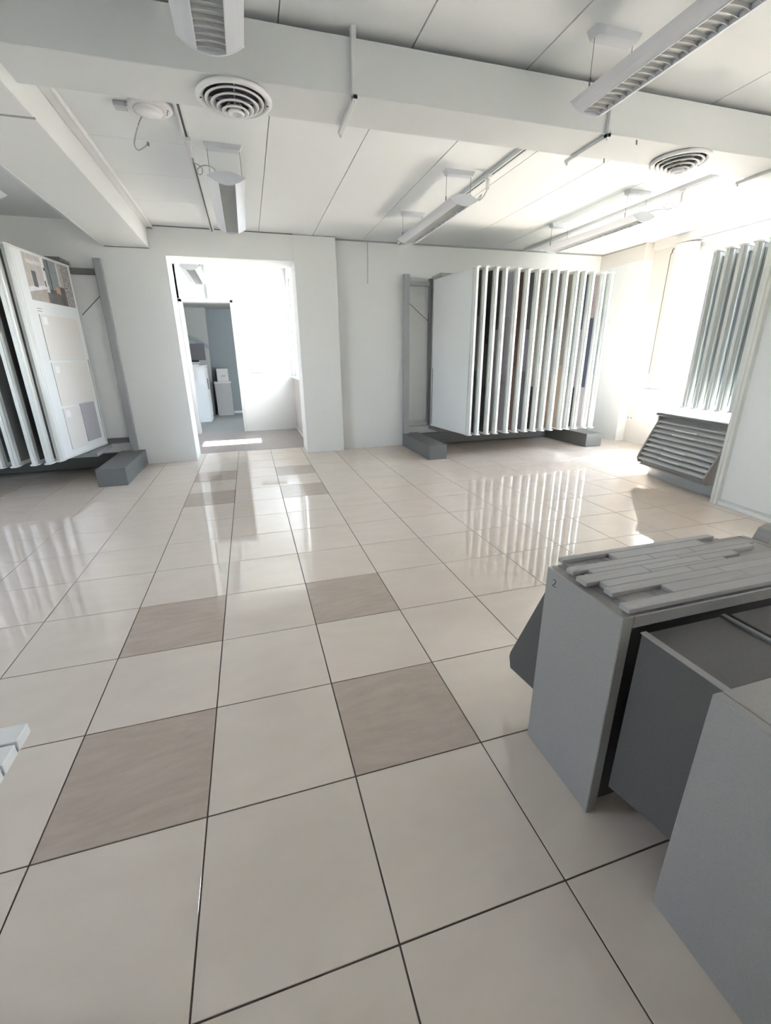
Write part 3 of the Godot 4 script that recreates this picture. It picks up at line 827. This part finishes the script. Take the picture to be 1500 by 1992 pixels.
func build_racks() -> void:
	# ---- right rack by the rear wall
	var t := thing("swing_panel_rack", "tall rack of white swinging display panels against the rear wall", "display rack", V(5.0, 0, -6.9), 0.0, "swinging panel display racks")
	part(t, "post", cbx(mb(), V(3.21, 0.255, -7.06), V(3.315, 3.12, -6.97), 0.004), M.steel_pale)
	part(t, "post", cbx(mb(), V(6.80, 0.255, -7.06), V(6.905, 3.12, -6.97), 0.004), M.steel_pale)
	base_block(t, 3.215, 3.545, -7.08, -5.63)
	base_block(t, 6.53, 6.89, -7.08, -5.68)
	part(t, "base_beam", cbx(mb(), V(3.545, 0.02, -7.05), V(6.53, 0.24, -6.95), 0.004), M.steel)
	for y in [2.935, 0.40]:
		part(t, "arm", cbx(mb(), V(3.315, y, -7.03), V(3.74, y + 0.07, -6.985), 0.003), M.steel_pale)
		part(t, "arm", cbx(mb(), V(6.45, y, -7.03), V(6.80, y + 0.07, -6.985), 0.003), M.steel_pale)
	part(t, "hinge_bar", cbx(mb(), V(3.70, 0.40, -7.03), V(3.76, 3.06, -6.97), 0.003), M.steel)
	part(t, "hinge_bar", cbx(mb(), V(6.42, 0.40, -7.03), V(6.48, 3.06, -6.97), 0.003), M.steel)
	part(t, "hinge_beam", cbx(mb(), V(3.76, 3.045, -7.03), V(6.42, 3.10, -6.6), 0.003), M.steel_pale)
	part(t, "hinge_beam", cbx(mb(), V(3.76, 0.325, -7.03), V(6.42, 0.385, -6.5), 0.003), M.steel)
	part(t, "brace", tube(mb(true), [V(3.315, 2.645, -7.0), V(3.72, 2.325, -7.0)], 0.006, 8), M.steel)
	part(t, "brace", tube(mb(true), [V(6.80, 2.645, -7.0), V(6.46, 2.325, -7.0)], 0.006, 8), M.steel)
	var fx := [3.935, 4.09, 4.28, 4.445, 4.668, 4.855, 5.055, 5.235, 5.405, 5.585, 5.80, 5.942, 6.114, 6.342, 6.49]
	var cols := [
		[], [lin(0.055, 0.057, 0.062), lin(0.18, 0.18, 0.19), lin(0.10, 0.10, 0.105)],
		[lin(0.03, 0.03, 0.033), lin(0.08, 0.085, 0.09), lin(0.05, 0.05, 0.055)],
		[lin(0.07, 0.072, 0.075), lin(0.30, 0.29, 0.32), lin(0.26, 0.26, 0.28)],
		[lin(0.40, 0.40, 0.45), lin(0.36, 0.34, 0.38), lin(0.32, 0.31, 0.32)],
		[lin(0.13, 0.075, 0.06), lin(0.17, 0.10, 0.085), lin(0.22, 0.16, 0.14)],
		[lin(0.12, 0.125, 0.13), lin(0.28, 0.28, 0.33), lin(0.16, 0.17, 0.19)],
		[lin(0.34, 0.31, 0.27), lin(0.36, 0.34, 0.31), lin(0.05, 0.05, 0.055)],
		[lin(0.27, 0.27, 0.24), lin(0.33, 0.33, 0.32), lin(0.30, 0.28, 0.26)],
		[lin(0.22, 0.19, 0.165), lin(0.33, 0.32, 0.35), lin(0.33, 0.24, 0.18)],
		[lin(0.24, 0.21, 0.18), lin(0.30, 0.27, 0.25), lin(0.42, 0.33, 0.26)],
		[lin(0.06, 0.07, 0.10), lin(0.05, 0.06, 0.085), lin(0.35, 0.34, 0.35)],
		[lin(0.10, 0.11, 0.15), lin(0.40, 0.36, 0.38), lin(0.04, 0.045, 0.06)],
		[lin(0.42, 0.34, 0.34), lin(0.09, 0.10, 0.14), lin(0.46, 0.42, 0.45)],
		[lin(0.25, 0.28, 0.34), lin(0.16, 0.18, 0.25), lin(0.55, 0.57, 0.60)]]
	for k in fx.size():
		var hx: float = 3.785 + 0.1845 * k
		var tilt: float = fx[k] - hx
		var leaf := make_leaf(t, V(hx, 0.40, -6.93), Vector2(tilt, sqrt(1.40 * 1.40 - tilt * tilt)), 2.635, 1.385)
		if k == 0:
			leaf_sheet(leaf, "hanging_rail", -1.0, 1.385, 1.34, 1.36, 0.04, 1.10, M.steel_pale)
		else:
			for j in 3:
				var ys := [2.60, 1.72 + 0.25 * sin(k * 2.1), 0.92 + 0.22 * sin(k * 1.3 + 1.0), 0.03]
				leaf_sheet(leaf, "sample_sheet", -1.0, 1.385, 0.107, 1.36, ys[j + 1], ys[j], mat(cols[k][j], 0.4))
	# ---- left rack
	var s := thing("swing_panel_rack", "rack of swinging panels on the left carrying tile samples and a bathroom print", "display rack", V(-3.4, 0, -6.9), 0.0, "swinging panel display racks")
	part(s, "post", cbx(mb(), V(-1.70, 0.255, -7.0), V(-1.60, 3.15, -6.91), 0.004), M.steel_pale)
	part(s, "post", cbx(mb(), V(-5.20, 0.255, -7.0), V(-5.10, 3.15, -6.91), 0.004), M.steel)
	base_block(s, -1.88, -1.50, -6.995, -5.56)
	base_block(s, -5.30, -4.92, -6.995, -5.56)
	part(s, "base_beam", cbx(mb(), V(-4.92, 0.02, -6.99), V(-1.88, 0.24, -6.90), 0.004), M.steel)
	for y in [2.93, 0.40]:
		part(s, "arm", cbx(mb(), V(-2.03, y, -6.98), V(-1.70, y + 0.08, -6.93), 0.003), M.steel)
	part(s, "hinge_beam", cbx(mb(), V(-4.7, 3.045, -6.99), V(-2.03, 3.09, -6.6), 0.003), M.steel)
	part(s, "hinge_beam", cbx(mb(), V(-4.7, 0.325, -6.99), V(-2.0, 0.385, -6.2), 0.003), M.steel_pale)
	part(s, "brace", tube(mb(true), [V(-1.65, 2.69, -6.95), V(-2.0, 2.37, -6.95)], 0.006, 8), M.steel)
	var fronts := [[-2.29, -5.58, -2.06], [-2.38, -5.45, -2.24], [-2.53, -5.42, -2.43], [-2.74, -5.38, -2.62], [-2.88, -5.38, -2.80], [-3.05, -5.40, -2.99], [-3.24, -5.42, -3.17], [-3.45, -5.42, -3.36]]
	for k in fronts.size():
		var e: Array = fronts[k]
		var hz := -6.93
		var d := Vector2(e[0] - e[2], e[1] - hz)
		var L := 1.385
		hz = e[1] - L * d.normalized().y
		var leaf := make_leaf(s, V(e[2], 0.40, hz), d, 2.64, L)
		if k == 0:
			leaf_sheet(leaf, "cover_sheet", 1.0, L, 0.13, 1.375, 0.03, 2.615, M.board, 0.004)
			var po := MeshInstance3D.new()
			po.name = "bathroom_print"
			var st := mb()
			var x := 0.0275
			var c4 := [[0.29, 2.61, 0, 0], [1.33, 2.61, 1, 0], [1.33, 2.06, 1, 1], [0.29, 2.06, 0, 1]]
			for q in [[0, 1, 2], [0, 2, 3]]:
				for i in q:
					st.set_uv(Vector2(c4[i][2], c4[i][3]))
					st.add_vertex(V(x, c4[i][1], L - c4[i][0]))
			var pm := mat(Color.WHITE, 0.4)
			pm.albedo_texture = poster_texture()
			po.mesh = done(st, pm)
			leaf.add_child(po, true)
			leaf_sheet(leaf, "print_backing", 1.0, L, 0.285, 1.335, 2.055, 2.615, M.paper, 0.006)
			leaf_sheet(leaf, "tile_sample", 1.0, L, 0.345, 1.26, 1.325, 1.895, M.sample_cream, 0.014)
			leaf_sheet(leaf, "tile_sample", 1.0, L, 0.345, 1.26, 0.715, 1.29, M.sample_cream, 0.014)
			leaf_sheet(leaf, "tile_sample", 1.0, L, 0.345, 0.79, 0.105, 0.68, M.sample_cream, 0.014)
			leaf_sheet(leaf, "grey_tile_sample", 1.0, L, 0.80, 1.215, 0.14, 0.70, M.sample_grey, 0.014)
			for y in [1.82, 1.20, 0.60]:
				leaf_sheet(leaf, "price_tag", 1.0, L, 0.39, 0.50, y - 0.05, y + 0.05, M.paper, 0.0155)
			for y in [1.96, 1.93]:
				leaf_sheet(leaf, "caption_line", 1.0, L, 0.345, 0.45, y, y + 0.008, M.steel, 0.0045)
			leaf_sheet(leaf, "hanging_rail", 1.0, L, 1.325, 1.345, 0.05, 1.33, M.alu, 0.016)
		else:
			leaf_sheet(leaf, "sample_sheet", 1.0, L, 0.135, 1.30, 0.05, 2.58, mat([lin(0.20, 0.20, 0.19), lin(0.12, 0.12, 0.12), lin(0.10, 0.09, 0.08)][k % 3], 0.4))
	# ---- grey rack by the window, above the drawer stand
	var g := thing("swing_panel_rack", "grey rack of swinging panels in front of the window above the drawer stand", "display rack", V(7.3, 0, -3.0), 0.0, "swinging panel display racks")
	for z in [-3.72, -1.9]:
		part(g, "post", cbx(mb(), V(7.32, 0, z), V(7.40, 3.0, z + 0.08), 0.004), M.steel_pale)
	part(g, "hinge_beam", cbx(mb(), V(7.26, 2.955, -3.72), V(7.40, 3.0, -1.82), 0.003), M.steel_pale)
	part(g, "hinge_beam", cbx(mb(), V(7.26, 0.935, -3.72), V(7.40, 0.98, -1.82), 0.003), M.steel_pale)
	for k in 9:
		var z := -3.51 + 0.168 * k
		var leaf := make_leaf(g, V(7.30, 0.983, z - 0.08 + 0.02 * (k % 2)), Vector2(-1.09, 0.08 - 0.02 * (k % 2)), 1.965, 1.093)
		leaf_sheet(leaf, "sample_sheet", 1.0, 1.093, 0.135, 1.02, 0.05, 1.90, mat([lin(0.30, 0.33, 0.30), lin(0.36, 0.38, 0.36), lin(0.26, 0.29, 0.29)][k % 3], 0.5))

# ---------------------------------------------------------------- window side
func build_window_side() -> void:
	# rounded white cover beside the window with its rod
	var sh := thing("window_side_cover", "rounded white vertical cover panel left of the window", "panel", V(7.7, 1.1, -5.35))
	part(sh, "cover", prism(mb(), [Vector2(7.779, -5.50), Vector2(7.64, -5.46), Vector2(7.60, -5.43), Vector2(7.575, -5.38), Vector2(7.565, -5.32), Vector2(7.57, -5.26), Vector2(7.59, -5.20), Vector2(7.63, -5.15), Vector2(7.70, -5.12), Vector2(7.779, -5.11)], 1, 1.10, 3.47), M.pvc)
	part(sh, "rod", tube(mb(true), [V(7.575, 3.33, -5.475), V(7.585, 1.34, -5.50)], 0.006, 8), M.steel)
	part(sh, "hook", tube(mb(true), spline([V(7.60, 3.42, -5.45), V(7.575, 3.40, -5.45), V(7.58, 3.36, -5.46), V(7.575, 3.33, -5.475)]), 0.009, 8), M.steel)
	part(sh, "rod_bracket", cbx(mb(), V(7.575, 1.14, -5.52), V(7.60, 1.36, -5.49), 0.003), M.white)
	part(sh, "foot_plate", cbx(mb(), V(7.56, 1.085, -5.53), V(7.779, 1.10, -5.11), 0.002), M.steel_pale)
	# partition on the near right
	var turn := atan2(-0.118, 0.993)
	var pa := thing("wall_partition", "white free standing partition wall at the right edge", "", V(5.565, 0, -2.34), turn, "", "structure")
	own(pa, "panel", bx(mb(), V(0.03, 0.06, 0.04), V(0.09, 3.3, 1.25)), M.wall)
	own(pa, "plinth", cbx(mb(), V(0.0, 0, 0.08), V(0.12, 0.045, 1.25), 0.003), M.wall)
	own(pa, "bottom_rail", cbx(mb(), V(0.012, 0.045, 0.08), V(0.108, 0.07, 1.25), 0.003), M.alu)
	own(pa, "top_rail", cbx(mb(), V(0.01, 3.28, 0.05), V(0.11, 3.34, 1.25), 0.003), M.alu)
	own(pa, "end_post", prism(mb(), [Vector2(-0.02, 0.0), Vector2(-0.02, 0.035), Vector2(-0.012, 0.040), Vector2(-0.012, 0.046), Vector2(-0.02, 0.051), Vector2(-0.02, 0.085), Vector2(0.14, 0.085), Vector2(0.14, 0.0)], 1, 0.0, 3.34), M.cap)
	# drawer stand under the grey rack
	var th := atan2(-0.986, -0.165)
	var d := thing("sample_drawer_stand", "grey stand of sloping sample drawers below the grey rack", "display stand", V(5.93, 0, -3.66), th, "sloping sample stands")
	var L := 1.26
	own(d, "plinth", cbx(mb(), V(0.03, 0, -0.95), V(L - 0.03, 0.17, 0.0), 0.004), M.room_grey)
	var cheek := [Vector2(-0.98, 0.17), Vector2(0.015, 0.165), Vector2(0.185, 0.205), Vector2(0.205, 0.27), Vector2(-0.03, 0.79), Vector2(-0.02, 0.875), Vector2(-0.98, 0.875)]
	own(d, "side_panel", prism(mb(), cheek, 0, 0.0, 0.025), M.grey)
	own(d, "side_panel", prism(mb(), cheek, 0, L - 0.025, L), M.grey)
	own(d, "back_panel", bx(mb(), V(0.025, 0.17, -0.97), V(L - 0.025, 0.875, -0.94)), M.grey)
	own(d, "bottom_panel", bx(mb(), V(0.025, 0.17, -0.94), V(L - 0.025, 0.19, 0.16)), M.grey)
	own(d, "inner_panel", prism(mb(), [Vector2(-0.09, 0.86), Vector2(-0.11, 0.86), Vector2(0.11, 0.19), Vector2(0.14, 0.19)], 0, 0.025, L - 0.025), M.grey)
	own(d, "top_board", cbx(mb(), V(-0.012, 0.875, -0.99), V(L + 0.012, 0.905, 0.0), 0.003), M.steel)
	var gl := mat(lin(0.75, 0.78, 0.80), 0.04, 0.0, 0.9)
	own(d, "glass_top", cbx(mb(), V(-0.012, 0.909, -0.99), V(L + 0.012, 0.921, 0.0), 0.002), gl)
	own(d, "glass_gasket", bx(mb(), V(-0.006, 0.905, -0.985), V(L + 0.006, 0.909, -0.006)), M.dark)
	for k in 9:
		var f := k / 8.0
		var y := lerpf(0.78, 0.255, f)
		var zf := lerpf(-0.03, 0.19, f)
		var c := mb()
		# tilted boards, the front edge lower
		prism(c, [Vector2(zf, y), Vector2(zf, y + 0.018), Vector2(zf - 0.075, y + 0.042), Vector2(zf - 0.075, y + 0.024)], 0, 0.03, L - 0.03)
		var b := own(d, "sample_board", c, M.drawer)
		if k in [1, 2, 5, 6, 7]:
			own(b, "name_strip", cbx(mb(), V(0.40, y - 0.002, zf - 0.002), V(0.78, y + 0.02, zf + 0.008), 0.001), M.carton_white)

# ---------------------------------------------------------------- stands at the front right and the white boards at the left
func build_front_stands() -> void:
	var s := thing("display_stand", "dark grey floor sample stand marked 2 with plank samples on top", "display stand", V(2.0, 0, 0.23), 0.0, "sloping sample stands")
	part(s, "end_panel", cbx(mb(), V(1.43, 0, 0.025), V(1.475, 0.888, 0.425), 0.003), M.grey)
	part(s, "end_panel", cbx(mb(), V(2.478, 0, 0.025), V(2.51, 0.888, 0.425), 0.003), M.grey)
	part(s, "top_board", cbx(mb(), V(1.475, 0.84, 0.025), V(2.478, 0.888, 0.425), 0.003), M.grey)
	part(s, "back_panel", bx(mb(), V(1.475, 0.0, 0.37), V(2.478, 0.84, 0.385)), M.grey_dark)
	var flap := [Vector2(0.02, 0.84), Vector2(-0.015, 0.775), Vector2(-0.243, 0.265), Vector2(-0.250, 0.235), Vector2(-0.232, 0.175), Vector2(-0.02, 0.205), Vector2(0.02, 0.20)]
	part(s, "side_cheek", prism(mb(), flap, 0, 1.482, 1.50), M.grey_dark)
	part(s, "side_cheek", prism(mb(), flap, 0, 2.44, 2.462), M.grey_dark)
	for k in 8:
		var f := k / 7.0
		var y := lerpf(0.74, 0.24, f)
		var zf := lerpf(-0.01, -0.22, f)
		part(s, "sample_board", prism(mb(), [Vector2(zf, y), Vector2(zf, y + 0.018), Vector2(0.08, y + 0.05), Vector2(0.08, y + 0.032)], 0, 1.50, 2.44), M.planks[k % 3])
	# the painted number on the end panel
	var tm := TextMesh.new()
	tm.text = "2"
	var font := SystemFont.new()
	font.font_names = PackedStringArray(["Droid Sans"])
	tm.font = font
	tm.font_size = 24
	tm.pixel_size = 0.0019
	tm.depth = 0.0008
	var num := MeshInstance3D.new()
	num.name = "number_two"
	tm.material = M.dark
	num.mesh = tm
	s.add_child(num, true)
	num.position = V(1.4297, 0.838, 0.078) - s.position
	num.rotation.y = -PI / 2
	# plank sample panel on top: staggered rows
	var p := thing("plank_panel", "panel of staggered grey plank samples lying on the stand marked 2", "flooring sample", V(1.95, 0.888, 0.23))
	part(p, "backing", cbx(mb(), V(1.505, 0.8885, 0.035), V(2.33, 0.9, 0.40), 0.002), M.grey)
	var y0 := 0.9002
	var y1 := 0.918
	var planks := [
		[1.482, 2.29, 0.018, 0.048], [1.70, 2.18, 0.050, 0.104],
		[1.453, 1.845, 0.106, 0.146], [1.847, 2.06, 0.106, 0.146], [2.062, 2.40, 0.106, 0.146],
		[1.52, 1.95, 0.148, 0.176], [1.952, 2.36, 0.148, 0.176],
		[1.440, 1.738, 0.178, 0.234], [1.74, 2.03, 0.178, 0.216], [2.032, 2.22, 0.178, 0.216], [1.74, 2.12, 0.218, 0.234],
		[1.495, 1.90, 0.236, 0.278], [1.902, 2.38, 0.236, 0.278],
		[1.475, 2.0, 0.280, 0.322], [2.002, 2.36, 0.280, 0.322],
		[1.685, 2.06, 0.324, 0.378], [2.062, 2.42, 0.324, 0.378],
		[1.448, 2.40, 0.380, 0.424]]
	for k in planks.size():
		var e: Array = planks[k]
		part(p, "plank", cbx(mb(), V(e[0], y0, e[2]), V(e[1], y1, e[3]), 0.0015), M.planks[k % 3])
	for zz in [[0.052, 0.102, 1.60], [0.326, 0.376, 1.59]]:
		var rb := mb()
		for k in 9:
			bx(rb, V(zz[2] + 0.011 * k, 0.9, zz[0]), V(zz[2] + 0.004 + 0.011 * k, 0.9025, zz[1]))
		part(p, "ribbed_underlay", rb, M.carton)
	# round-shouldered grey holder just past the stand
	var ho := thing("sample_holder", "grey round shouldered sample holder at the right edge behind the plank stand", "display stand", V(2.8, 0, 0.2))
	part(ho, "body", prism(mb(), [Vector2(2.53, 0.0), Vector2(2.53, 0.86), Vector2(2.545, 0.90), Vector2(2.56, 0.93), Vector2(2.60, 0.945), Vector2(3.1, 0.945), Vector2(3.1, 0.0)], 2, 0.05, 0.12), M.grey)
	part(ho, "base_plate", cbx(mb(), V(2.53, 0, 0.12), V(3.1, 0.03, 0.5), 0.004), M.grey)
	# second stand, nearest the camera
	var n := thing("display_stand", "plain dark grey sample stand at the lower right corner", "display stand", V(2.0, 0, 1.0), 0.0, "sloping sample stands")
	part(n, "end_panel", cbx(mb(), V(1.43, 0, 0.735), V(1.462, 0.85, 1.75), 0.003), M.grey)
	part(n, "top_board", cbx(mb(), V(1.462, 0.815, 0.735), V(2.6, 0.85, 1.75), 0.003), M.grey)
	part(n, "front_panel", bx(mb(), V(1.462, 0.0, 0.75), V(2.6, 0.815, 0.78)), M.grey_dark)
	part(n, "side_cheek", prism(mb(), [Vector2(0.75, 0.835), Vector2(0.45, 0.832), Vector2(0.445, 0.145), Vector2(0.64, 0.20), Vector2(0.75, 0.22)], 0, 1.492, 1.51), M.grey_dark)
	part(n, "tray_top", cbx(mb(), V(1.51, 0.80, 0.445), V(1.835, 0.83, 0.735), 0.003), M.grey_dark)
	part(n, "tray_top", cbx(mb(), V(1.885, 0.80, 0.445), V(2.5, 0.83, 0.735), 0.003), M.grey_dark)
	part(n, "tray_divider", cbx(mb(), V(1.838, 0.70, 0.445), V(1.858, 0.838, 0.735), 0.002), M.steel)
	part(n, "tray_lip", cbx(mb(), V(1.488, 0.832, 0.445), V(1.512, 0.838, 0.735), 0.002), M.grey)
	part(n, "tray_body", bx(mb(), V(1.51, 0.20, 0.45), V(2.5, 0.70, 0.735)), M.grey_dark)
	# white boards at the left edge, on a low trestle
	var w := thing("white_board_table", "white slatted table end at the lower left edge", "table", V(-0.9, 0, 0.6))
	var zb := [[0.241, 0.305], [0.313, 0.376], [0.384, 0.447], [0.455, 0.518], [0.526, 0.589], [0.597, 0.66], [0.668, 0.731], [0.739, 0.80]]
	for e in zb:
		part(w, "board", cbx(mb(), V(-1.6, 0.769, e[0]), V(-0.318, 0.80, e[1]), 0.0015), M.white_gloss)
	part(w, "tongue", bx(mb(), V(-1.59, 0.769, 0.245), V(-0.322, 0.782, 0.795)), M.steel)
	part(w, "apron", cbx(mb(), V(-1.5, 0.69, 0.30), V(-0.75, 0.769, 0.74), 0.004), M.white)
	for x in [-1.45, -0.85]:
		for z in [0.32, 0.68]:
			part(w, "leg", cbx(mb(), V(x, 0, z), V(x + 0.05, 0.69, z + 0.05), 0.004), M.white)
